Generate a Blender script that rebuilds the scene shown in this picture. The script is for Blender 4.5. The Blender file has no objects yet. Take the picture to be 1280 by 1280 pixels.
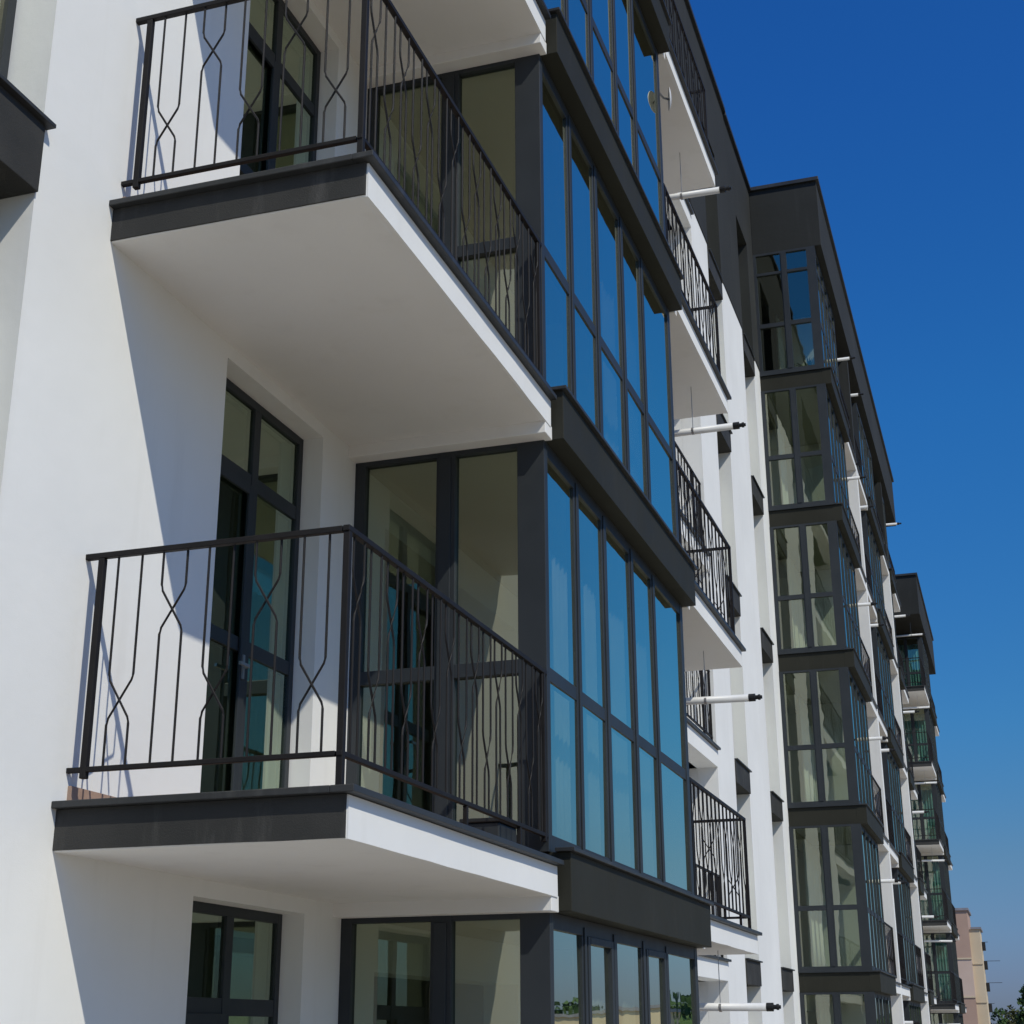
import bpy, bmesh, math, random
from mathutils import Vector, Matrix
random.seed(7)
SC = bpy.context.scene
COL = SC.collection
R = math.radians

# ------------------------------------------------------------------ camera / sun frame
# x = along the facade (away from the camera), n = out from the facade (world y = -n), z = up
CAM = (-5.6867, 3.9629, -0.9241)
YAW, PITCH, ROLL, FPX = 0.3153, 0.3352, -0.0047, 1869.98
SUN_TRAVEL = Vector((0.91, 1.39, -1.78)).normalized()      # direction the light travels, world axes
GROUND_Z = -6.4
ROOF = 16.6

# ------------------------------------------------------------------ materials
def new_mat(name):
    m = bpy.data.materials.new(name); m.use_nodes = True
    nt = m.node_tree
    b = nt.nodes['Principled BSDF']
    return m, nt, b

def rgb(c): return (c[0], c[1], c[2], 1)

def coords(nt, scale=(1, 1, 1)):
    tc = nt.nodes.new('ShaderNodeNewGeometry')
    mp = nt.nodes.new('ShaderNodeMapping'); mp.inputs['Scale'].default_value = scale
    nt.links.new(tc.outputs['Position'], mp.inputs['Vector'])
    return mp.outputs['Vector']

def noise(nt, vec, scale, detail=4, rough=.55):
    n = nt.nodes.new('ShaderNodeTexNoise')
    n.inputs['Scale'].default_value = scale; n.inputs['Detail'].default_value = detail
    n.inputs['Roughness'].default_value = rough
    nt.links.new(vec, n.inputs['Vector'])
    return n.outputs['Fac']

def ramp(nt, fac, a, b, ca, cb):
    r = nt.nodes.new('ShaderNodeValToRGB')
    r.color_ramp.elements[0].position = a; r.color_ramp.elements[1].position = b
    r.color_ramp.elements[0].color = rgb(ca); r.color_ramp.elements[1].color = rgb(cb)
    nt.links.new(fac, r.inputs['Fac'])
    return r.outputs['Color']

def mixc(nt, fac, a, b, mode='MIX'):
    m = nt.nodes.new('ShaderNodeMix'); m.data_type = 'RGBA'; m.blend_type = mode
    if hasattr(fac, 'is_linked'): nt.links.new(fac, m.inputs[0])
    else: m.inputs[0].default_value = fac
    for s, v in ((6, a), (7, b)):
        if hasattr(v, 'is_linked'): nt.links.new(v, m.inputs[s])
        else: m.inputs[s].default_value = rgb(v)
    return m.outputs[2]

def bump(nt, bsdf, h, strength, dist):
    b = nt.nodes.new('ShaderNodeBump'); b.inputs['Strength'].default_value = strength
    b.inputs['Distance'].default_value = dist
    nt.links.new(h, b.inputs['Height']); nt.links.new(b.outputs['Normal'], bsdf.inputs['Normal'])

def stucco(name, ca, cb, stain, rough=.9, grain=.5, stain_amount=.35):
    """rendered plaster: broad tone drift, vertical weather streaks, fine sand grain"""
    m, nt, b = new_mat(name)
    v = coords(nt)
    base = ramp(nt, noise(nt, v, .55, 5), .35, .68, ca, cb)
    streak = noise(nt, coords(nt, (2.6, 2.6, .22)), 1.6, 5, .6)
    st = ramp(nt, streak, .56, .80, (0, 0, 0), (1, 1, 1))
    sepn = nt.nodes.new('ShaderNodeMath'); sepn.operation = 'MULTIPLY'; sepn.inputs[1].default_value = stain_amount
    nt.links.new(st, sepn.inputs[0])
    col = mixc(nt, sepn.outputs[0], base, stain)
    nt.links.new(col, b.inputs['Base Color'])
    b.inputs['Roughness'].default_value = rough
    b.inputs['Specular IOR Level'].default_value = .25
    g1 = noise(nt, v, 160, 3, .7); g2 = noise(nt, v, 9, 3)
    ad = nt.nodes.new('ShaderNodeMath'); ad.operation = 'MULTIPLY_ADD'; ad.inputs[1].default_value = .35
    nt.links.new(g1, ad.inputs[0]); nt.links.new(g2, ad.inputs[2])
    bump(nt, b, ad.outputs[0], grain, .004)
    return m

def painted(name, ca, cb, rough=.5, scale=2.0, spec=.5, grain=0., metallic=0., dust=None, dusty=.4):
    m, nt, b = new_mat(name)
    v = coords(nt)
    col = ramp(nt, noise(nt, v, scale, 5), .35, .7, ca, cb)
    if dust:
        d = ramp(nt, noise(nt, coords(nt, (3, 3, .5)), 2.2, 6, .65), .55, .85, (0, 0, 0), (1, 1, 1))
        mu = nt.nodes.new('ShaderNodeMath'); mu.operation = 'MULTIPLY'; mu.inputs[1].default_value = dusty
        nt.links.new(d, mu.inputs[0])
        col = mixc(nt, mu.outputs[0], col, dust)
    nt.links.new(col, b.inputs['Base Color'])
    rr = nt.nodes.new('ShaderNodeMapRange')
    rr.inputs['To Min'].default_value = rough - .08; rr.inputs['To Max'].default_value = rough + .12
    nt.links.new(noise(nt, v, scale * 4, 3), rr.inputs['Value']); nt.links.new(rr.outputs[0], b.inputs['Roughness'])
    b.inputs['Specular IOR Level'].default_value = spec
    b.inputs['Metallic'].default_value = metallic
    if grain: bump(nt, b, noise(nt, v, 120, 3, .7), grain, .003)
    return m

def glass(name, tint, refl, wav=.02, gain=1.0):
    """insulating glazing: 4 reflecting surfaces, a tinted clear view through, faint roller wave"""
    m = bpy.data.materials.new(name); m.use_nodes = True
    nt = m.node_tree; nt.nodes.clear()
    out = nt.nodes.new('ShaderNodeOutputMaterial')
    mix = nt.nodes.new('ShaderNodeMixShader')
    gl = nt.nodes.new('ShaderNodeBsdfGlossy'); gl.inputs['Roughness'].default_value = .012
    gl.inputs['Color'].default_value = rgb(refl)
    tr = nt.nodes.new('ShaderNodeBsdfTransparent')
    geo = nt.nodes.new('ShaderNodeNewGeometry')
    # tint is applied once, on the outer face
    tm = mixc(nt, geo.outputs['Backfacing'], tint, (1, 1, 1))
    nt.links.new(tm, tr.inputs['Color'])
    fr = nt.nodes.new('ShaderNodeFresnel'); fr.inputs['IOR'].default_value = 1.52
    a = nt.nodes.new('ShaderNodeMath'); a.operation = 'MULTIPLY'; a.inputs[1].default_value = 4 * gain
    c = nt.nodes.new('ShaderNodeMath'); c.operation = 'MULTIPLY_ADD'; c.inputs[1].default_value = 3; c.inputs[2].default_value = 1
    d = nt.nodes.new('ShaderNodeMath'); d.operation = 'DIVIDE'; d.use_clamp = True
    nt.links.new(fr.outputs[0], a.inputs[0]); nt.links.new(fr.outputs[0], c.inputs[0])
    nt.links.new(a.outputs[0], d.inputs[0]); nt.links.new(c.outputs[0], d.inputs[1])
    inv = nt.nodes.new('ShaderNodeMath'); inv.operation = 'SUBTRACT'; inv.inputs[0].default_value = 1
    nt.links.new(geo.outputs['Backfacing'], inv.inputs[1])
    f = nt.nodes.new('ShaderNodeMath'); f.operation = 'MULTIPLY'
    nt.links.new(d.outputs[0], f.inputs[0]); nt.links.new(inv.outputs[0], f.inputs[1])
    nt.links.new(f.outputs[0], mix.inputs[0]); nt.links.new(tr.outputs[0], mix.inputs[1]); nt.links.new(gl.outputs[0], mix.inputs[2])
    nt.links.new(mix.outputs[0], out.inputs['Surface'])
    bn = nt.nodes.new('ShaderNodeBump'); bn.inputs['Strength'].default_value = wav; bn.inputs['Distance'].default_value = .05
    nt.links.new(noise(nt, coords(nt), 1.7, 2), bn.inputs['Height']); nt.links.new(bn.outputs[0], gl.inputs['Normal'])
    return m

M = {}
M['white'] = stucco('white_stucco', (.70, .70, .69), (.77, .77, .76), (.58, .57, .54), grain=.45, stain_amount=.30)
M['soffit'] = stucco('white_soffit_plaster', (.70, .69, .67), (.76, .75, .73), (.62, .60, .57), grain=.4, stain_amount=.45)
M['dark'] = stucco('anthracite_stucco', (.021, .023, .023), (.029, .031, .031), (.050, .052, .053), grain=.6, stain_amount=.35)
M['band'] = painted('anthracite_panel', (.023, .023, .0175), (.029, .029, .023), .66, 1.1, .15, .15, dust=(.045, .045, .04))
M['fascia'] = painted('dark_fascia_paint', (.027, .027, .026), (.041, .040, .038), .7, 2.6, .3, .7, dust=(.12, .115, .11), dusty=.6)
M['cap'] = painted('dark_sheet_metal', (.024, .025, .026), (.036, .037, .038), .45, 1.5, .4, dust=(.12, .115, .11))
M['rail'] = painted('black_brown_rail_paint', (.008, .007, .0075), (.013, .0115, .0115), .6, 6, .25, dust=(.028, .023, .021))
M['frame'] = painted('anthracite_window_frame', (.021, .0255, .030), (.028, .033, .039), .5, 1.5, .35)
M['room'] = painted('interior_plaster', (.35, .35, .285), (.41, .41, .335), .85, .8, .2)
M['floor'] = painted('interior_floor', (.20, .15, .11), (.26, .2, .15), .6, 2, .3)
M['tile'] = painted('terracotta_tile', (.30, .20, .15), (.38, .27, .21), .6, 8, .3, .3)
M['pipe'] = painted('white_enamel_pipe', (.60, .60, .60), (.70, .70, .69), .4, 3, .4, dust=(.42, .42, .40))
M['black'] = painted('black_plastic', (.010, .010, .011), (.016, .016, .017), .5, 6, .4)
M['curtain'] = painted('pale_curtain_cloth', (.60, .60, .54), (.70, .69, .62), .95, 5, .1)
M['sheer'] = painted('grey_white_sheer_cloth', (.66, .67, .66), (.76, .77, .75), .95, 5, .1)
M['sky_teal'] = painted('teal_sky_reflection', (.20, .46, .50), (.30, .56, .58), .95, 5, .1)  # sky reflection in the far glass, put into a base colour
M['glass'] = glass('blue_green_glazing', (.62, .69, .60), (.98, 1.0, .79), wav=.03, gain=1.45)
M['bglass'] = glass('dark_door_glazing', (.50, .60, .50), (.85, 1.0, .80), wav=.012, gain=1.4)
M['steel'] = painted('zinc_rod', (.30, .30, .31), (.36, .36, .37), .4, 8, .5, metallic=.7)
M['ground'] = painted('dry_ground', (.31, .265, .175), (.43, .37, .27), .95, .12, .1)
M['paving'] = painted('concrete_paving', (.40, .37, .31), (.48, .445, .38), .9, .8, .2, .4)
M['pink'] = painted('pink_brown_panel', (.40, .275, .22), (.46, .325, .265), .9, .5, .1)
M['rose'] = painted('pale_pink_panel', (.54, .41, .345), (.60, .47, .40), .9, .5, .1)
M['cream'] = painted('ochre_cream_panel', (.55, .45, .32), (.62, .52, .385), .9, .4, .1)
M['grey'] = painted('grey_metal_box', (.20, .20, .23), (.26, .26, .30), .6, 2, .3)
M['bark'] = painted('tree_bark', (.08, .06, .045), (.13, .10, .075), .95, 6, .1, .6)

def leafmat(name, a, b):
    m, nt, bs = new_mat(name)
    col = ramp(nt, noise(nt, coords(nt), .9, 3), .3, .7, a, b)
    nt.links.new(col, bs.inputs['Base Color']); bs.inputs['Roughness'].default_value = .7
    bs.inputs['Specular IOR Level'].default_value = .2
    return m
M['leaf'] = leafmat('deep_green_leaves', (.030, .060, .018), (.065, .11, .035))
M['olive'] = leafmat('olive_leaves', (.065, .080, .028), (.12, .12, .05))

# ------------------------------------------------------------------ mesh helpers
class MB:
    def __init__(s): s.bm = bmesh.new()
    def quad(s, pts):
        s.bm.faces.new([s.bm.verts.new((p[0], -p[1], p[2])) for p in pts])
    def box(s, x0, x1, n0, n1, z0, z1):
        v = [s.bm.verts.new((x, -n, z)) for z in (z0, z1) for n in (n0, n1) for x in (x0, x1)]
        for f in ((0, 1, 3, 2), (4, 6, 7, 5), (0, 4, 5, 1), (2, 3, 7, 6), (0, 2, 6, 4), (1, 5, 7, 3)):
            s.bm.faces.new([v[i] for i in f])
        return s
    def rough(s, x0, x1, n0, n1, z0, z1, axis, amp=.0022, step=.22):
        """box whose long edges wander a few millimetres, as hand-trowelled plaster does"""
        a, b = (x0, x1) if axis == 'x' else (n0, n1)
        N = max(2, int((b - a) / step)); prev = None; rings = []
        w = [0, 0, 0, 0]
        for i in range(N + 1):
            t = a + (b - a) * i / N
            w = [.6 * q + random.gauss(0, amp * .8) for q in w]
            if axis == 'x': c = [(t, n1 + w[0] * .4, z0 + w[1]), (t, n1 + w[2] * .4, z1), (t, n0, z1), (t, n0, z0 + w[3] * .5)]
            else: c = [(x0 + w[0] * .4, t, z0 + w[1]), (x0 + w[2] * .4, t, z1), (x1, t, z1), (x1, t, z0 + w[3] * .5)]
            rings.append([s.bm.verts.new((p[0], -p[1], p[2])) for p in c])
        for p, q in zip(rings, rings[1:]):
            for k in range(4): s.bm.faces.new((p[k], p[(k + 1) % 4], q[(k + 1) % 4], q[k]))
        s.bm.faces.new(rings[0]); s.bm.faces.new(rings[-1])
        return s
    def tube(s, pts, r, seg=6, cap=True):
        """pts in (x, n, z)"""
        P = [Vector((p[0], -p[1], p[2])) for p in pts]
        rings = []
        for i, p in enumerate(P):
            t = (P[min(i + 1, len(P) - 1)] - P[max(i - 1, 0)]).normalized()
            ref = Vector((0, 0, 1)) if abs(t.z) < .9 else Vector((1, 0, 0))
            a = t.cross(ref).normalized(); b = t.cross(a)
            rr = r[i] if isinstance(r, (list, tuple)) else r
            rings.append([s.bm.verts.new(p + rr * (math.cos(q) * a + math.sin(q) * b))
                          for q in [2 * math.pi * (k + .5) / seg for k in range(seg)]])
        for a, b in zip(rings, rings[1:]):
            for k in range(seg): s.bm.faces.new((a[k], a[(k + 1) % seg], b[(k + 1) % seg], b[k]))
        if cap:
            s.bm.faces.new(rings[0]); s.bm.faces.new(rings[-1])
        return s
    def build(s, name, mat, parent=None, bevel=0., smooth=False):
        bmesh.ops.recalc_face_normals(s.bm, faces=s.bm.faces[:])
        me = bpy.data.meshes.new(name); s.bm.to_mesh(me); s.bm.free()
        o = bpy.data.objects.new(name, me); COL.objects.link(o)
        me.materials.append(M[mat])
        if smooth:
            for p in me.polygons: p.use_smooth = True
        if bevel:
            b = o.modifiers.new('edge', 'BEVEL'); b.width = bevel; b.segments = 2; b.limit_method = 'ANGLE'
        if parent: o.parent = parent
        return o

def empty(name, loc=(0, 0, 0)):
    o = bpy.data.objects.new(name, None); COL.objects.link(o); o.location = loc
    o.empty_display_size = .2
    return o

def tag(o, label, cat, group=None, kind=None):
    o['label'] = label; o['category'] = cat
    if group: o['group'] = group
    if kind: o['kind'] = kind
    return o

def wall_mesh(mb, x0, x1, z0, z1, n0, n1, holes):
    """solid wall with rectangular holes, faces only where they show"""
    xs = sorted({x0, x1, *[min(max(h[i], x0), x1) for h in holes for i in (0, 1)]})
    zs = sorted({z0, z1, *[min(max(h[i], z0), z1) for h in holes for i in (2, 3)]})
    nx, nz = len(xs) - 1, len(zs) - 1
    def solid(i, j):
        if i < 0 or j < 0 or i >= nx or j >= nz: return False
        cx, cz = (xs[i] + xs[i + 1]) / 2, (zs[j] + zs[j + 1]) / 2
        return not any(h[0] < cx < h[1] and h[2] < cz < h[3] for h in holes)
    bm = mb.bm; cache = {}
    def V(x, n, z):
        k = (x, n, z)
        if k not in cache: cache[k] = bm.verts.new((x, -n, z))
        return cache[k]
    for i in range(nx):
        for j in range(nz):
            if not solid(i, j): continue
            a, b, c, d = xs[i], xs[i + 1], zs[j], zs[j + 1]
            for n in (n0, n1):
                bm.faces.new([V(a, n, c), V(b, n, c), V(b, n, d), V(a, n, d)])
            if not solid(i - 1, j): bm.faces.new([V(a, n0, c), V(a, n1, c), V(a, n1, d), V(a, n0, d)])
            if not solid(i + 1, j): bm.faces.new([V(b, n0, c), V(b, n1, c), V(b, n1, d), V(b, n0, d)])
            if not solid(i, j - 1): bm.faces.new([V(a, n0, c), V(b, n0, c), V(b, n1, c), V(a, n1, c)])
            if not solid(i, j + 1): bm.faces.new([V(a, n0, d), V(b, n0, d), V(b, n1, d), V(a, n1, d)])

# ------------------------------------------------------------------ repeated building elements
LEVELS = range(-2, 5)          # storey k has its floor at z = 3k
RT, RB = 1.20, .19             # railing top / bottom above the floor
NB, NR, NK, NG = 1.389, 1.329, 1.467, 1.325   # balcony edge, railing line, spandrel face, glass plane
S_BAR = .105

def bars(axis, u0, u1, fixed, z, phase=0, sp=S_BAR):
    """list of balusters (point lists): pairs of bars that cross once, high and low in turn"""
    n = int((u1 - u0) / (2 * sp))
    s = (u1 - u0) / (2 * n)
    out = []
    for i in range(n):
        c = u0 + (2 * i + 1) * s
        zc = z + (.90 if (i + phase) % 2 else .50)
        for sg in (-1, 1):
            off = .005 * sg
            pts = []
            for du, dz in ((sg * s / 2, z + RT - .03), (sg * s / 2, zc + .115), (sg * s * .44, zc + .085), (0, zc),
                           (-sg * s * .44, zc - .085), (-sg * s / 2, zc - .115), (-sg * s / 2, z + RB + .012)):
                pts.append((c + du, fixed + off, dz) if axis == 'x' else (fixed + off, c + du, dz))
            out.append(pts)
    return out

def railing_frame(mb, segs, z):
    """segs: ('x', u0, u1, n) or ('n', u0, u1, x); top rail, bottom rail"""
    for ax, a, b, f in segs:
        w = .016
        for z0, z1, ww in ((z + RT - .027, z + RT, w), (z + RB - .0115, z + RB + .0115, .0135)):
            if ax == 'x': mb.box(a, b, f - ww, f + ww, z0, z1)
            else: mb.box(f - ww, f + ww, a, b, z0, z1)

def balcony(root, x0, x1, k, near_end, far_end, bay_near, fine, stuffbars, face='white'):
    """cantilever slab; near_end/far_end: railing return at that end; bay_near: beam at that end ('x1','x0',None)"""
    z = 3 * k
    s = MB().box(x0, x1, -.12, NB, z - .172, z + .012)
    o = s.build('balcony', 'soffit', root, .006)
    # white outer edge strip is the slab's own skirt, 2 mm proud
    MB().rough(x0 + .003, x1, NB - .03, NB + .006, z - .172, z + .008, 'x').build('edge_board', 'white', o)
    if bay_near:
        bx = (x1 - .11, x1 + .040) if bay_near == 'x1' else (x0 + .004, x0 + .11)
        MB().box(bx[0], bx[1], -.1, NB + .001, z - .254, z - .160).build('beam', 'soffit', o, .005)
    cap = MB()
    ce0 = x0 - .05 if near_end else x0; ce1 = x1 + .05 if far_end else x1
    cap.box(ce0, ce1, NB - .06, NB + .05, z + .012, z + .043)
    if near_end: cap.box(x0 - .05, x0 + .06, .0, NB - .0602, z + .012, z + .043)
    if far_end: cap.box(x1 - .06, x1 + .05, .0, NB - .0602, z + .012, z + .043)
    cap.build('drip_edge', 'cap', o, .004)
    if near_end:
        MB().rough(x0 - .009, x0 + .02, -.004, NB - .003, z - .166, z + .010, 'n').build('fascia', 'fascia', o)
    if far_end:
        MB().box(x1 - .02, x1 + .006, .0, NB - .022, z - .165, z + .010).build('fascia', 'fascia', o, .002)
    t = MB().box(x0 + .062, x1 - .01, .004, NB - .062, z + .014, z + .030)
    t.box(x0 + .062, x1 - .002, -.01, .016, z + .0305, z + .125)
    t.build('floor_tiles', 'tile', o)
    # railing
    segs = []; posts = []; bl = []
    xa = x0 + .051 if near_end else x0 - .01; xb = x1 - .051 if far_end else x1 + .01
    segs.append(('x', xa - (.021 if near_end else 0), xb + (.021 if far_end else 0), NR))
    if near_end: segs.append(('n', -.01, NR - .022, xa)); posts += [(xa, NR, z + .043), (xa, .085, z + .15)]
    if far_end: segs.append(('n', -.01, NR - .022, xb)); posts += [(xb, NR, z + .043), (xb, .085, z + .15)]
    if not near_end: posts.append((x0 + .03, NR, z + .15))
    if not far_end: posts.append((x1 - .04, NR, z + .15))
    fr = MB(); railing_frame(fr, segs, z)
    for px, pn, pz in posts: fr.box(px - .0155, px + .0155, pn - .0155, pn + .0155, pz, z + RT - .0275)
    L = xb - xa
    for q in (.52, .82):
        fr.box(xa + q * L - .012, xa + q * L + .012, NR - .012, NR + .012, z + .044, z + RB - .012)
    rl = fr.build('railing', 'rail', o, .003 if fine else 0)
    lists = bars('x', xa + .03, xb - .03, NR, z, 1, .0945)
    if near_end: lists += bars('n', .115, NR - .03, xa, z, 0)
    if far_end: lists += bars('n', .115, NR - .03, xb, z, 0)
    if fine:
        for p in lists: MB().tube(p, .0057, 6).build('baluster', 'rail', o)
    else:
        for p in lists: stuffbars.tube(p, .0065, 4, False)
    return o

def bay(root, x0, x1, k, cols, near_glass, fine, top=False, near_floor=False):
    """glazed bay: frames + panes + spandrel band. cols: list of (glass x0, x1, is_sash)"""
    z = 3 * k
    # spandrel band
    sp = MB()
    sp.box(x0 + .046, x1, NG - .05, NK, z - .247, z + .098)
    sp.box(x0 + .046, x0 + .10, .0, NG - .0502, z - .247, z + .098)
    sp.box(x1 - .05, x1, -.05, NG - .0502, z - .247, z + .098)
    so = sp.build('spandrel_band', 'band', root, .004)
    c = MB()
    c.box(x0 + .02, x1 + .03, NG + .05, NK + .03, z + .0985, z + .122)
    if near_floor: c.box(x0 + .02, x0 + .10, .0, NG + .0498, z + .0985, z + .122)
    c.build('drip_edge', 'cap', so, .003)
    MB().box(x0 + .1003, x1 - .0503, -.29, NG - .0505, z - .240, z + .080).build('bay_floor', 'room', root)
    # frames
    zb, zt = z + .0985, z + 2.752
    if top: zt = z + 2.97
    g0, g1 = z + .205, z + 2.655
    rail0, rail1 = z + 1.155, z + 1.245
    if top: g1 = z + 2.86
    f = MB(); xg0, xg1 = cols[0][0], cols[-1][1]
    a, b = NG - .045, NG + .014
    f.box(xg0, x1 - .04, a, b, zb, g0); f.box(xg0, x1 - .04, a, b, g1, zt)
    f.box(xg0 + .0, xg1, a, b - .004, rail0, rail1)
    f.box(x0 + .04, xg0, a, b + .004, zb, zt)                      # corner post
    f.box(xg1, x1 - .02, a, b + .004, zb, zt)
    for (p, q) in zip(cols, cols[1:]):
        e0, e1 = p[1], q[0]
        f.box(e0, e1, a, b, g0, g1)
        f.box(e0 + .035, e1 - .05, b, b + .010, g0 - .05, g1 + .05)
    if top:
        f.box(xg0, xg1, a, b - .004, z + 2.44, z + 2.51)
    # opening sashes stand a little proud
    for gx0, gx1, sash in cols:
        if sash and fine and k == -1:
            for (s0, s1) in ((g0, rail0), (rail1, g1)):
                w = .045
                f.box(gx0 - .01, gx0 + w, b - .03, b + .009, s0, s1); f.box(gx1 - w, gx1 + .01, b - .03, b + .012, s0, s1)
                f.box(gx0 + w, gx1 - w, b - .03, b + .012, s0, s0 + w); f.box(gx0 + w, gx1 - w, b - .03, b + .012, s1 - w, s1)
    # side glazing facing back along the facade
    A, B = x0 + .012, x0 + .085
    ng = [(.075, .59), (.725, 1.155)]
    if near_glass:
        f.box(A, B, .0, ng[0][0], zb, zt); f.box(A, B, ng[0][1], ng[1][0], zb, zt)
        f.box(A, B, ng[1][1], b + .003, zb, zt + .0)
        for (n0, n1) in ng:
            f.box(A, B - .004, n0, n1, zb, g0); f.box(A, B - .004, n0, n1, g1 + .06, zt); f.box(A, B - .006, n0, n1, z + 1.20, z + 1.29)
            if top: f.box(A, B - .004, n0, n1, z + 2.44, z + 2.50)
        f.box(A - .012, A, ng[0][1] + .02, ng[1][0] - .03, g0, g1 + .05)
    o = f.build('bay_window', 'frame', root, .003 if fine else 0)
    # far return
    MB().box(x1 - .12, x1 - .05, -.05, NG - .0455, zb, zt).build('end_wall', 'white', root)
    # panes
    rows = [(g0, rail0), (rail1, g1)]
    if top: rows = [(g0, rail0), (rail1, z + 2.44), (z + 2.51, g1)]
    def pane(boxes):
        p = MB()
        for bx in boxes:
            n_ = len(p.bm.verts); p.box(*bx); vs = list(p.bm.verts)[n_:]
            c_ = sum((v.co for v in vs), Vector()) / 8
            m_ = Matrix.Rotation(random.gauss(0, .0028), 3, 'Z') @ Matrix.Rotation(random.gauss(0, .0022), 3, 'X' if bx[1] - bx[0] > .02 else 'Y')
            bmesh.ops.rotate(p.bm, cent=c_, matrix=m_, verts=vs)
        p.build('glass_pane', 'glass', o)
    fr = [[(gx0 + .0005, gx1 - .0005, NG - .012, NG, r0, r1)] for gx0, gx1, _ in cols for r0, r1 in rows]
    sd = []
    if near_glass:
        srows = [(g0, z + 1.20), (z + 1.29, g1 + .06)]
        sd = [[(x0 + .05, x0 + .062, n0, n1, r0, r1)] for n0, n1 in ng for r0, r1 in srows]
    if fine:
        for p in fr + sd: pane(p)
    else:
        pane([q for p in fr + sd for q in p])
    return o

def door(root, x0, x1, z0, z1, k, fine, split=.515):
    """dark framed balcony door/window set in the wall opening"""
    n0, n1 = -.20, -.14
    z = 3 * k
    f = MB(); w = .055
    xm = x0 + split * (x1 - x0); zt = z + 2.17; zr = z + 1.16
    f.box(x0, x0 + w, n0, n1, z0, z1); f.box(x1 - w, x1, n0, n1, z0, z1)
    f.box(x0 + w, x1 - w, n0, n1, z1 - w, z1); f.box(x0 + w, x1 - w, n0, n1, z0, z0 + .09)
    f.box(xm - .04, xm + .04, n0, n1, z0 + .09, z1 - w)
    for a, b in ((x0 + w, xm - .04), (xm + .04, x1 - w)):
        f.box(a, b, n0, n1 - .004, zt, zt + .09); f.box(a, b, n0, n1 - .004, zr, zr + .085)
    a, b = x0 + w, xm - .04                                   # door leaf stands proud
    f.box(a - .015, a + .05, n1, n1 + .018, z0 + .05, zt + .01); f.box(b - .05, b + .015, n1, n1 + .018, z0 + .05, zt + .01)
    f.box(a + .05, b - .05, n1, n1 + .018, zt - .05, zt + .01); f.box(a + .05, b - .05, n1, n1 + .018, z0 + .05, z0 + .14)
    o = f.build('balcony_door', 'frame', root, .003 if fine else 0)
    rows = ((z0 + .09, zr), (zr + .085, zt), (zt + .09, z1 - w))
    allp = [(a, b, n0 + .03, n0 + .042, r0, r1) for a, b in ((x0 + w, xm - .04), (xm + .04, x1 - w)) for r0, r1 in rows]
    if fine:
        for p in allp: MB().box(*p).build('glass_pane', 'bglass', o)
        h = MB().box(b - .035, b - .012, n1 + .018, n1 + .028, z + 1.0, z + 1.14).box(b - .03, b - .018, n1 + .028, n1 + .06, z + 1.06, z + 1.075)
        h.box(b - .13, b - .018, n1 + .052, n1 + .068, z + 1.06, z + 1.078)
        h.build('handle', 'steel', o)
    else:
        p = MB()
        for q in allp: p.box(*q)
        p.build('glass_pane', 'bglass', o)
    return o

def strip(root, x0, x1, fine=False):
    """column of recessed windows with flush dark spandrel panels between them"""
    for k in LEVELS:
        z = 3 * k
        s = MB().box(x0 + .004, x1 - .004, -.26, .022, z - .25, z + .105)
        so = s.build('spandrel_panel', 'fascia', root, .004)
        MB().box(x0 - .0, x1 + .03, -.2, .055, z + .1055, z + .127).build('sill', 'cap', so, .003)
        f = MB(); w = .06; zb, zt = z + .128, z + 2.748; n0, n1 = -.29, -.235; xm = (x0 + x1) / 2
        f.box(x0, x0 + w, n0, n1, zb, zt); f.box(x1 - w, x1, n0, n1, zb, zt)
        f.box(x0 + w, x1 - w, n0, n1, zb, zb + w); f.box(x0 + w, x1 - w, n0, n1, zt - w, zt)
        f.box(xm - .035, xm + .035, n0, n1, zb + w, zt - w)
        o = f.build('window', 'frame', root)
        MB().box(x0 + w, xm - .035, n0 + .02, n0 + .032, zb + w, zt - w).box(xm + .035, x1 - w, n0 + .02, n0 + .032, zb + w, zt - w).build('glass_pane', 'glass', o)

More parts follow.
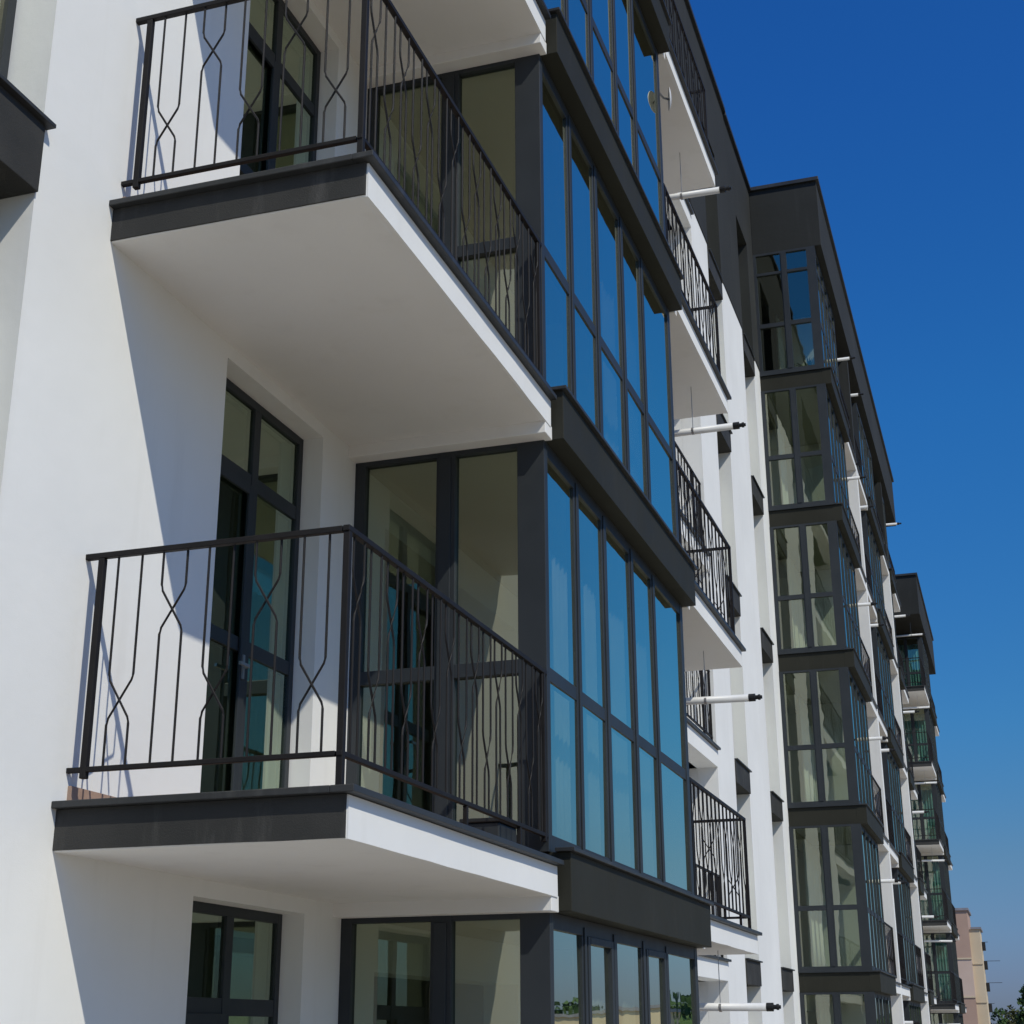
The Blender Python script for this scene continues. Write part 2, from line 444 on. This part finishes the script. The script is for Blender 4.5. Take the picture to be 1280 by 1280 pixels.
def block(name, label, x0, x1, doors=(), bays=(), balcs=(), strips=(), loggia=None, fins=(), over=None, cross=(), bar_levels=(), name_cat='building', zroof=ROOF):
    root = empty(name, (0, 0, 0))
    tag(root, label, name_cat)
    ztop, zatt = zroof, 12.22
    holes = []
    for k in LEVELS:
        z = 3 * k
        for d in doors: holes.append((d[0], d[1], z + .05, z + 2.74))
        for b in bays: holes.append((b['x0'] + .55, b['x1'] - .8, z + .12, z + 2.45))
    for s in strips: holes.append((s[0], s[1], GROUND_Z + .2, 14.8))
    if loggia: holes.append((loggia[0], loggia[1], GROUND_Z + .2, 14.7))
    lo = [h for h in holes]
    w = MB(); wall_mesh(w, x0, x1, GROUND_Z - .2, zatt, -.3, 0, lo)
    if loggia:
        a, b = loggia
        w.box(a + .002, b - .002, -1.5, -1.3, GROUND_Z - .1, 14.7)
        w.box(a - .2, a, -1.5, -.302, GROUND_Z - .1, zatt - .01); w.box(b, b + .2, -1.5, -.302, GROUND_Z - .1, zatt - .01)
    w.build('wall', 'white', root)
    w = MB(); wall_mesh(w, x0, x1, zatt, ztop, -.3, .015, holes)
    w.build('attic_wall', 'dark', root)
    c = MB()
    c.box(x0, x1, -.4, .075, ztop + .002, ztop + .09)
    c.build('parapet_cap', 'cap', root, .006)
    if over:
        a, b = over
        r = MB().box(a - .012, b, .016, NK + .012, 14.975, ztop - .002)
        ro = r.build('roof_overhang', 'dark', root, .006)
        MB().box(a - .07, b + .04, .08, NK + .07, ztop, ztop + .088).build('roof_edge', 'cap', ro, .006)
    # inside: floors, back wall, cross walls
    i = MB()
    for k in LEVELS: i.box(x0, x1, -5.0, -.305, 3 * k - .25, 3 * k)
    i.box(x0, x1, -5.0, -.305, 14.95, 15.2)
    i.build('floor_slabs', 'room', root)
    i = MB(); i.box(x0, x1, -5.3, -5.02, GROUND_Z, 15)
    for cx in cross:
        for k in LEVELS: i.box(cx - .06, cx + .06, -4.99, -.31, 3 * k + .003, 3 * k + 2.747)
    for ex in (x0 + .1, x1 - .1):
        for k in LEVELS: i.box(ex - .08, ex + .08, -4.99, -.31, 3 * k + .003, 3 * k + 2.747)
    i.build('interior_walls', 'room', root)
    sb = MB(); nb = 0
    for k in LEVELS:
        z = 3 * k
        for d in doors: door(root, d[0], d[1], z + .05, z + 2.74, k, d[2] and k in (-1, 0, 1))
        for b in bays: bay(root, b['x0'], b['x1'], k, b['cols'], b['near'], b['fine'] and k in (-1, 0, 1, 2, 3), k == 4 and b.get('transom'), b.get('bare', False))
        for b in balcs: balcony(root, b[0], b[1], k, b[2], b[3], b[4], b[5] and k in (0, 1), sb)
        if loggia:
            a, b2 = loggia
            s = MB().box(a + .003, b2 - .003, -1.29, .004, z - .25, z + .01).build('loggia_slab', 'white', root, .004)
            MB().box(a + .003, b2 + .06, -.08, .05, z + .0105, z + .042).build('drip_edge', 'cap', s)
            fr = MB(); railing_frame(fr, [('x', a + .004, b2 - .004, -.06)], z)
            for px in (a + .05, (a + b2) / 2, b2 - .6, b2 - .05): fr.box(px - .02, px + .02, -.076, -.044, z + .043, z + RT - .0275)
            fr.build('railing', 'rail', s)
            for p in bars('x', a + .1, b2 - .1, -.06, z, k): sb.tube(p, .0065, 4, False)
        for fx in fins:
            MB().box(fx, fx + .25, -.05, NB + .012, z - .25 + (.47 if k == 4 else 0), z + (2.97 if k == 3 else 2.75)).build('partition_wall', 'dark' if k == 4 else 'white', root, .004)
    for s in strips: strip(root, *s)
    if len(sb.bm.verts):
        o = sb.build('balusters', 'rail', root); o['kind'] = 'stuff'
    else: sb.bm.free()
    return root

def cols(x0, widths, gaps):
    out = []; x = x0
    for i, w in enumerate(widths):
        out.append((x, x + w, i % 2 == 1)); x += w + (gaps[i] if i < len(gaps) else 0)
    return out

# ------------------------------------------------------------------ the three apartment blocks
cols1 = [(3.09, 3.74, False), (3.87, 4.48, True), (4.63, 5.33, False), (5.48, 6.09, True), (6.24, 7.24, False)]
block('apartment_block', 'nearest white apartment block with black railed balconies either side of a blue glazed bay', -9.0, 20.25,
      doors=[(1.225, 2.515, True), (7.6, 8.9, False)],
      bays=[dict(x0=3.02, x1=7.367, cols=cols1, near=True, fine=True)],
      balcs=[(0, 3.02, True, False, 'x1', True), (7.367, 10.25, False, True, 'x0', False)],
      strips=[(-2.05, -.625), (17.63, 18.93)], loggia=(10.7, 16.15), over=(0, 10.25), cross=(-2.6, 2.9, 7.4, 10.5, 17))
def even(x0, x1, n):
    a, b = x0 + .09, x1 - .08; g = .13; w = (b - a - g * (n - 1)) / n
    return cols(a, [w] * n, [g] * (n - 1))
block('apartment_block', 'middle white apartment block whose six storey dark banded glass tower rises past the near one', 20.252, 53.0,
      doors=[(27.2, 28.2, False), (37.0, 37.9, False), (40.4, 41.3, False)],
      bays=[dict(x0=23.295, x1=26.8, cols=even(23.295, 26.8, 5), near=True, fine=False, bare=True, transom=True),
            dict(x0=31.7, x1=35.85, cols=even(31.7, 35.85, 5), near=True, fine=False),
            dict(x0=38.36, x1=39.95, cols=even(38.36, 39.95, 2), near=False, fine=False)],
      balcs=[(26.8, 28.9, False, False, 'x0', False), (29.15, 31.7, False, False, 'x1', False),
             (35.85, 38.1, False, False, 'x0', False), (39.95, 42.45, False, True, 'x0', False)],
      strips=[(21.2, 22.5), (45.2, 46.5), (49.5, 50.8)], fins=(28.9, 38.1), over=(23.34, 43.2), cross=(23, 26.9, 29, 35.9, 38.2, 44), zroof=ROOF - .06)
block('apartment_block', 'farthest white apartment block at the right, a dark roof box over its balconies', 53.002, 76.0,
      doors=[(56.35, 57.35, False), (62.8, 63.8, False)],
      bays=[dict(x0=57.88, x1=62.2, cols=even(57.88, 62.2, 5), near=True, fine=False)],
      balcs=[(54.86, 57.88, True, False, 'x1', False), (62.2, 65.1, False, True, 'x0', False)],
      strips=[(72, 73.3)], over=(54.86, 66.3), cross=(57.8, 62.3, 66))

# ------------------------------------------------------------------ boiler flues
def flue(x, tip, z, ceil, label, group, mount=-.02):
    sag = random.uniform(-.035, .02)
    root = empty('flue_pipe', (0, 0, 0))
    tag(root, label, 'flue pipe', group)
    L = tip
    MB().tube([(x, mount, z - sag), (x, L - .13, z)], .038, 16).build('tube', 'pipe', root, 0, True)
    t = MB().tube([(x, L - .135, z), (x, L - .07, z)], .040, 14)
    t.tube([(x, L - .07, z), (x, L - .04, z)], .022, 12); t.tube([(x, L - .04, z), (x, L - .018, z)], .029, 12); t.tube([(x, L - .018, z), (x, L, z)], .018, 12)
    t.build('terminal', 'black', root)
    cn = L - .58
    MB().tube([(x, cn - .012, z), (x, cn + .012, z)], .0415, 16).build('clamp', 'steel', root)
    MB().tube([(x, cn, z + .036), (x, cn, ceil + .005)], .004, 5).build('hanger_rod', 'steel', root)
    MB().tube([(x, mount + .021, z - .01), (x, mount + .03, z - .01)], .07, 16).build('wall_plate', 'pipe', root)
ORD = {4: 'topmost', 3: 'second', 2: 'third', 1: 'fourth', 0: 'fifth', -1: 'lowest', -2: 'lowest'}
for k in (2, 1, 0, -1):
    w_ = {2: 'topmost', 1: 'second', 0: 'third', -1: 'lowest'}[k]
    flue(9.38, 1.72, 3 * k + (2.30 if k < 2 else 2.24), 3 * k + 2.83, 'large white flue pipe with black tip beyond near blue bay, %s in column' % w_, 'flues beyond the near bay')
for k in (4, 3, 2, 1, 0, -1):
    flue(27.3, 1.72, 3 * k + 2.05, 3 * k + 2.83, 'white flue pipe before the partition wall beyond the glass tower, %s of its column' % ORD[k], 'flues in front of the tower partition wall')
    flue(30.0, 1.66, 3 * k + 2.25, 3 * k + 2.83, 'short white flue pipe just past the partition beyond the glass tower, %s in column' % ORD[k], 'flues beyond the tower partition wall')
    flue(40.6, 1.78, 3 * k + 2.2, 3 * k + 2.83, 'far white flue pipe beyond the second partition wall, %s of its column' % ORD[k], 'flues beyond the second partition wall')
    flue(55.6, 1.62, 3 * k + 2.3, 3 * k + 2.83, 'distant white flue pipe across a balcony of the farthest block, %s of its column' % ORD[k], 'flues of the farthest block')

# ------------------------------------------------------------------ curtains, and teal sky reflection sheets
def curtain(x0, x1, n, z0, z1, label, group, waves=None, along='x', mat='curtain'):
    bm = bmesh.new(); W = x1 - x0; N = max(16, int(W * 60)); waves = waves or W * 9
    ph = random.uniform(0, 6)
    rows = 5; V = []
    for j in range(rows):
        zz = z0 + (z1 - z0) * j / (rows - 1); amp = .022 + .012 * (1 - j / (rows - 1))
        r = []
        for i in range(N + 1):
            t = i / N
            off = amp * math.sin(2 * math.pi * waves * t + ph + .5 * math.sin(5 * t + ph)) + .012 * math.sin(17 * t + ph)
            p = (x0 + W * t, -(n + off), zz) if along == 'x' else (n + off, -(x0 + W * t), zz)
            r.append(bm.verts.new(p))
        V.append(r)
    for a, b in zip(V, V[1:]):
        for i in range(N): bm.faces.new((a[i], a[i + 1], b[i + 1], b[i]))
    me = bpy.data.meshes.new('curtain'); bm.to_mesh(me); bm.free()
    for p in me.polygons: p.use_smooth = True
    o = bpy.data.objects.new('curtain', me); COL.objects.link(o); me.materials.append(M[mat])
    s = o.modifiers.new('cloth', 'SOLIDIFY'); s.thickness = .004
    tag(o, label, 'curtain', group)
for k, w_ in ((1, 'upper'), (0, 'lower')):
    curtain(1.30, 1.80, -.42, 3 * k + .05, 3 * k + 2.6, 'pale curtain gathered behind the glass door of the %s near balcony' % w_, 'curtains behind the near balcony doors')
for k, q0, q1, mt in ((4, 25.6, 26.5, 'curtain'), (3, 24.2, 25.4, 'sheer'), (2, 24.4, 26.4, 'curtain'), (1, 24.9, 26.5, 'sheer'), (0, 24.0, 26.2, 'sheer'), (-1, 24.6, 26.5, 'curtain')):
    curtain(q0, q1, .16, 3 * k + .12, 3 * k + 2.6, 'pale curtain behind the side glass of the glass tower, %s of the six' % ORD[k], 'curtains in the glass tower', mat=mt)
for k, w_, q0, q1 in ((1, 'above', 5.6, 7.0), (0, 'beside', 3.9, 7.1), (-1, 'below', 4.7, 6.6)):
    curtain(q0, q1, 1.08, 3 * k + .12, 3 * k + 2.3, 'pale sheer curtain inside the near blue bay, the one %s the lower balcony railing' % w_, 'curtains in the near bay', mat='sheer')

for k in (4, 3, 2, 1, 0):  # added folded sheets, coloured teal to stand in for sky reflected in the panes
    curtain(.12, 1.2, 58.45, 3 * k + .12, 3 * k + 2.6, 'blue green sheet added as sky reflection behind farthest block balcony glass, %s from the top' % {4: 'first', 3: 'second', 2: 'third', 1: 'fourth', 0: 'fifth'}[k],
            'sky reflection sheets in the farthest block', along='n', mat='sky_teal')

# ------------------------------------------------------------------ satellite dish on the near bay
d = empty('satellite_dish'); tag(d, 'small white satellite dish seen edge on beside the near blue bay under the top balcony', 'dish')
bm = bmesh.new(); rings = []
dc, dn, dz, dr = 7.50, 1.42, 8.27, .125
for i in range(6):
    r_ = dr * i / 5
    rings.append([bm.verts.new((dc + .022 * (r_ / dr) ** 2 - .012, -(dn + r_ * math.cos(q) * .92), dz + r_ * math.sin(q))) for q in [2 * math.pi * j / 24 for j in range(24)]] if i else [bm.verts.new((dc - .012, -dn, dz))])
for j in range(24): bm.faces.new((rings[0][0], rings[1][j], rings[1][(j + 1) % 24]))
for a, b in zip(rings[1:], rings[2:]):
    for j in range(24): bm.faces.new((a[j], b[j], b[(j + 1) % 24], a[(j + 1) % 24]))
bmesh.ops.rotate(bm, cent=(dc, -dn, dz), matrix=Matrix.Rotation(R(106), 3, 'Z') @ Matrix.Rotation(R(6), 3, 'X'), verts=bm.verts)
me = bpy.data.meshes.new('reflector'); bm.to_mesh(me); bm.free()
for p in me.polygons: p.use_smooth = True
o = bpy.data.objects.new('reflector', me); COL.objects.link(o); me.materials.append(M['pipe']); o.parent = d
o.modifiers.new('sheet', 'SOLIDIFY').thickness = .006
MB().tube([(7.52, 1.41, 8.28), (7.44, 1.36, 8.26), (7.33, 1.34, 8.25)], .012, 8).build('bracket', 'steel', d)

t = empty('storage_box'); tag(t, 'small dark box left on the lower near balcony floor beside the blue bay', 'box')
MB().box(2.40, 2.72, 1.02, 1.24, .032, .20).build('body', 'frame', t, .008)
MB().box(2.385, 2.735, 1.005, 1.255, .2005, .225).build('lid', 'black', t, .006)
t = empty('potted_plant'); tag(t, 'small green potted plant inside the top storey of the glass tower', 'plant')
MB().tube([(24.0, .95, 12.10), (24.0, .95, 12.28)], [.08, .11], 14).build('pot', 'pipe', t)
lf = MB()
for i in range(26):
    a_ = i * 2.399; l_ = random.uniform(.12, .3); h_ = random.uniform(.12, .5)
    c_ = (24.0, .95, 12.27); e_ = (24.0 + math.cos(a_) * l_, .95 + math.sin(a_) * l_, 12.27 + h_)
    m_ = ((c_[0] + e_[0]) / 2, (c_[1] + e_[1]) / 2, 12.27 + h_ * .75)
    lf.tube([c_, m_, e_], [.006, .022, .003], 4)
lf.build('leaves', 'leaf', t)

# ------------------------------------------------------------------ old panel building far off
p = empty('panel_building'); tag(p, 'old pink and ochre panel building with stepped roof, far off beside the blocks', 'building')
PB = 92
MB().box(PB, PB + 5, -9, 1.02, 3.2, 6.0).build('wall', 'pink', p)
MB().box(PB, PB + 5, -9, 1.025, 1.0, 3.196).build('wall', 'rose', p)
MB().box(PB, PB + 5, -9, 1.02, -1.2, .996).build('wall', 'pink', p)
MB().box(PB, PB + 5, -9, 1.03, -6.5, -1.204).build('wall', 'cream', p)
MB().box(PB + .3, PB + 4, 1.022, 1.64, -6.5, 4.9).build('side_wall', 'cream', p)
MB().box(PB - .1, PB + 5.1, -9.1, 1.12, 6.0, 6.14).box(PB + .2, PB + 4.1, 1.1205, 1.74, 4.902, 5.02).build('roof_edge', 'grey', p)
for q, (zz, oo) in enumerate(((4.0, 0), (2.9, .6), (1.6, .2), (.4, .9))):
    MB().box(PB + 2.2 + oo, PB + 2.9 + oo, 1.63, 1.84, zz - .25, zz + .25).box(PB + 2.8 + oo, PB + 2.84 + oo, 1.63, 2.6 if q in (1, 2) else 2.0, zz + .252, zz + .28).build('air_conditioner', 'black', p, .02)
for zz in (3.19, .99, -1.2):
    MB().box(PB - .05, PB - .004, -9, 1.04, zz - .04, zz + .05).box(PB + .25, PB + .296, 1.0405, 1.65, zz - .03 - .3, zz + .04 - .3).build('cornice', 'cream', p)

# ------------------------------------------------------------------ trees
def tree(x, n, h, spread, label, group, mat='leaf', leaves=2600, conic=False, name='tree'):
    root = empty(name, (x, -n, GROUND_Z)); tag(root, label, 'tree', group)
    t = MB(); lean = random.uniform(-.03, .03) * h
    top = h * .8
    t.tube([(0, 0, -.2), (lean * .3, 0, top * .35), (lean, .02 * h, top)], [.035 * h, .024 * h, .006 * h], 8)
    tips = []
    for i in range(11):
        a = i * 2.4; zz = h * (.28 + .5 * i / 11); ln = spread * (random.uniform(.45, .8) * ((1.15 - i / 11) if conic else 1))
        e = (math.cos(a) * ln, math.sin(a) * ln, zz + ln * .55)
        t.tube([(lean * .5, 0, zz), (e[0] * .5, e[1] * .5, zz + ln * .2), e], [.012 * h, .008 * h, .003 * h], 5)
        tips.append(e)
    t.build('trunk', 'bark', root)
    bm = bmesh.new()
    clumps = []
    for i in range(34):
        u = random.random(); zz = h * (.25 + .75 * u)
        prof = (1 - u) ** .8 if conic else math.sin(math.pi * (.12 + .85 * u)) ** .7
        a = random.uniform(0, 6.283); rr = spread * prof * math.sqrt(random.random())
        clumps.append((Vector((math.cos(a) * rr, math.sin(a) * rr, zz)), spread * random.uniform(.16, .34)))
    for e in tips: clumps.append((Vector(e), spread * .26))
    for i in range(leaves):
        c, r_ = random.choice(clumps)
        q = Vector((random.gauss(0, 1), random.gauss(0, 1), random.gauss(0, .8))).normalized() * r_ * random.random() ** .4
        s_ = random.uniform(.10, .24) * (h / 8)
        A = Vector((random.gauss(0, 1), random.gauss(0, 1), random.gauss(0, 1))).normalized()
        B = A.cross(Vector((random.gauss(0, 1), random.gauss(0, 1), random.gauss(0, 1)))).normalized()
        P = c + q
        bm.faces.new([bm.verts.new(P + A * s_), bm.verts.new(P + B * s_ * .55), bm.verts.new(P - A * s_), bm.verts.new(P - B * s_ * .55)])
    me = bpy.data.meshes.new('crown'); bm.to_mesh(me); bm.free(); me.materials.append(M[mat])
    o = bpy.data.objects.new('crown', me); COL.objects.link(o); o.parent = root
tree(120, 3.9, 8.6, 1.5, 'dark green narrow tree at the right edge of the photo, the tallest there', 'trees by the horizon', 'leaf', 2600, True)
tree(124, 2.4, 6.9, 2.2, 'low olive bushy tree left of the tall dark one', 'trees by the horizon', 'olive', 2600)
tree(116, 1.55, 6.9, 1.3, 'small dark bushy tree against the foot of the pink panel building', 'trees by the horizon', 'leaf', 1800)
tree(130, 3.4, 6.6, 2.0, 'olive bushy tree behind the tall dark one by the horizon', 'trees by the horizon', 'olive', 2200)

# distant wood on the open side of the site (it shows in the lower glass)
bm = bmesh.new()
for i in range(15000):
    x = random.uniform(185, 250); n = random.uniform(9, 150)
    hmax = 6.2 + 1.6 * math.sin(n * .21) + 1.6 * math.sin(n * .47 + 1) + 1.0 * math.sin(n * 1.1) + (x - 185) * .03
    z = GROUND_Z + random.random() ** .7 * hmax
    P = Vector((x, -n, z)); s_ = random.uniform(.6, 1.5)
    A = Vector((random.gauss(0, 1), random.gauss(0, 1), random.gauss(0, 1))).normalized()
    B = A.cross(Vector((random.gauss(0, 1), random.gauss(0, 1), random.gauss(0, 1)))).normalized()
    bm.faces.new([bm.verts.new(P + A * s_), bm.verts.new(P + B * s_ * .6), bm.verts.new(P - A * s_), bm.verts.new(P - B * s_ * .6)])
me = bpy.data.meshes.new('distant_wood'); bm.to_mesh(me); bm.free(); me.materials.append(M['leaf'])
o = bpy.data.objects.new('distant_wood', me); COL.objects.link(o)
tag(o, 'far green wood mirrored in the lowest glass of the near bay', 'trees', None, 'stuff')

b_ = empty('distant_building'); tag(b_, 'pale flat roofed building mirrored low in the lowest near glass', 'building')
MB().box(150, 160, 32, 47, GROUND_Z, 1.2).build('wall', 'cream', b_)
MB().box(149.8, 160.2, 31.8, 47.2, 1.202, 1.5).build('roof', 'grey', b_)
for q in range(2):
    for w_ in range(5):
        MB().box(149.93, 150.05, 33 + w_ * 2.8, 34.6 + w_ * 2.8, -4.9 + q * 3, -3.4 + q * 3).build('window', 'frame', b_)

# ------------------------------------------------------------------ ground
g = MB(); g.quad([(-900, -1500, GROUND_Z), (2500, -1500, GROUND_Z), (2500, 1500, GROUND_Z), (-900, 1500, GROUND_Z)])
o = g.build('ground', 'ground'); o['kind'] = 'structure'
g = MB().box(-20, 90, .0, 9.0, GROUND_Z - .1, GROUND_Z + .12)
o = g.build('pavement', 'paving'); o['kind'] = 'structure'

# ------------------------------------------------------------------ sky, sun, camera
w = bpy.data.worlds.new('World'); SC.world = w; w.use_nodes = True
nt = w.node_tree; bg = nt.nodes['Background']
sky = nt.nodes.new('ShaderNodeTexSky'); sky.sky_type = 'NISHITA'; sky.sun_disc = False
to_sun = -SUN_TRAVEL
sky.sun_elevation = math.asin(to_sun.z); sky.sun_rotation = math.atan2(to_sun.x, to_sun.y)
sky.altitude = 200; sky.air_density = 1.0; sky.dust_density = .6; sky.ozone_density = 3.0
hs = nt.nodes.new('ShaderNodeHueSaturation'); hs.inputs['Saturation'].default_value = 1.25
nt.links.new(sky.outputs[0], hs.inputs['Color'])
# deep, clean late-summer blue overhead, greyer violet air towards the horizon
tc = nt.nodes.new('ShaderNodeTexCoord'); sx = nt.nodes.new('ShaderNodeSeparateXYZ')
nt.links.new(tc.outputs['Generated'], sx.inputs[0])
rp = nt.nodes.new('ShaderNodeValToRGB'); el = rp.color_ramp.elements
for i, (pos, c) in enumerate(((0.0, (.29, .37, .70)), (.03, (.31, .395, .735)), (.103, (.384, .528, .70)), (.186, (.334, .687, .90)),
                              (.381, (.326, .855, 1.19)), (.56, (.315, .813, 1.30)), (1.0, (.31, .80, 1.30)))):
    e = el[i] if i < 2 else el.new(pos)
    e.position = pos; e.color = (c[0] / 1.3, c[1] / 1.3, c[2] / 1.3, 1)
nt.links.new(sx.outputs['Z'], rp.inputs['Fac'])
nt.links.new(mixc(nt, 1.0, hs.outputs[0], rp.outputs['Color'], 'MULTIPLY'), bg.inputs['Color'])
bg.inputs['Strength'].default_value = .13
ld = bpy.data.lights.new('sun', 'SUN'); ld.energy = 3.45; ld.angle = R(.53); ld.color = (1, .945, .80)
lo = bpy.data.objects.new('sun', ld); COL.objects.link(lo)
lo.rotation_euler = SUN_TRAVEL.to_track_quat('-Z', 'Y').to_euler()

cd = bpy.data.cameras.new('camera'); co = bpy.data.objects.new('camera', cd); COL.objects.link(co)
cd.sensor_width = 36; cd.lens = FPX / 1280 * 36; cd.clip_start = .05; cd.clip_end = 5000
f = Vector((math.cos(PITCH) * math.cos(YAW), math.cos(PITCH) * math.sin(YAW), math.sin(PITCH)))
r = Vector((math.sin(YAW), -math.cos(YAW), 0)); u = r.cross(f)
r2 = math.cos(ROLL) * r + math.sin(ROLL) * u; u2 = -math.sin(ROLL) * r + math.cos(ROLL) * u
mw = Matrix((r2, u2, -f)).transposed().to_4x4(); mw.translation = Vector((CAM[0], -CAM[1], CAM[2]))
co.matrix_world = mw
SC.camera = co
SC.view_settings.view_transform = 'Standard'; SC.view_settings.look = 'None'
SC.view_settings.exposure = 0; SC.view_settings.gamma = 1
SC.cycles.max_bounces = 10; SC.cycles.transparent_max_bounces = 24
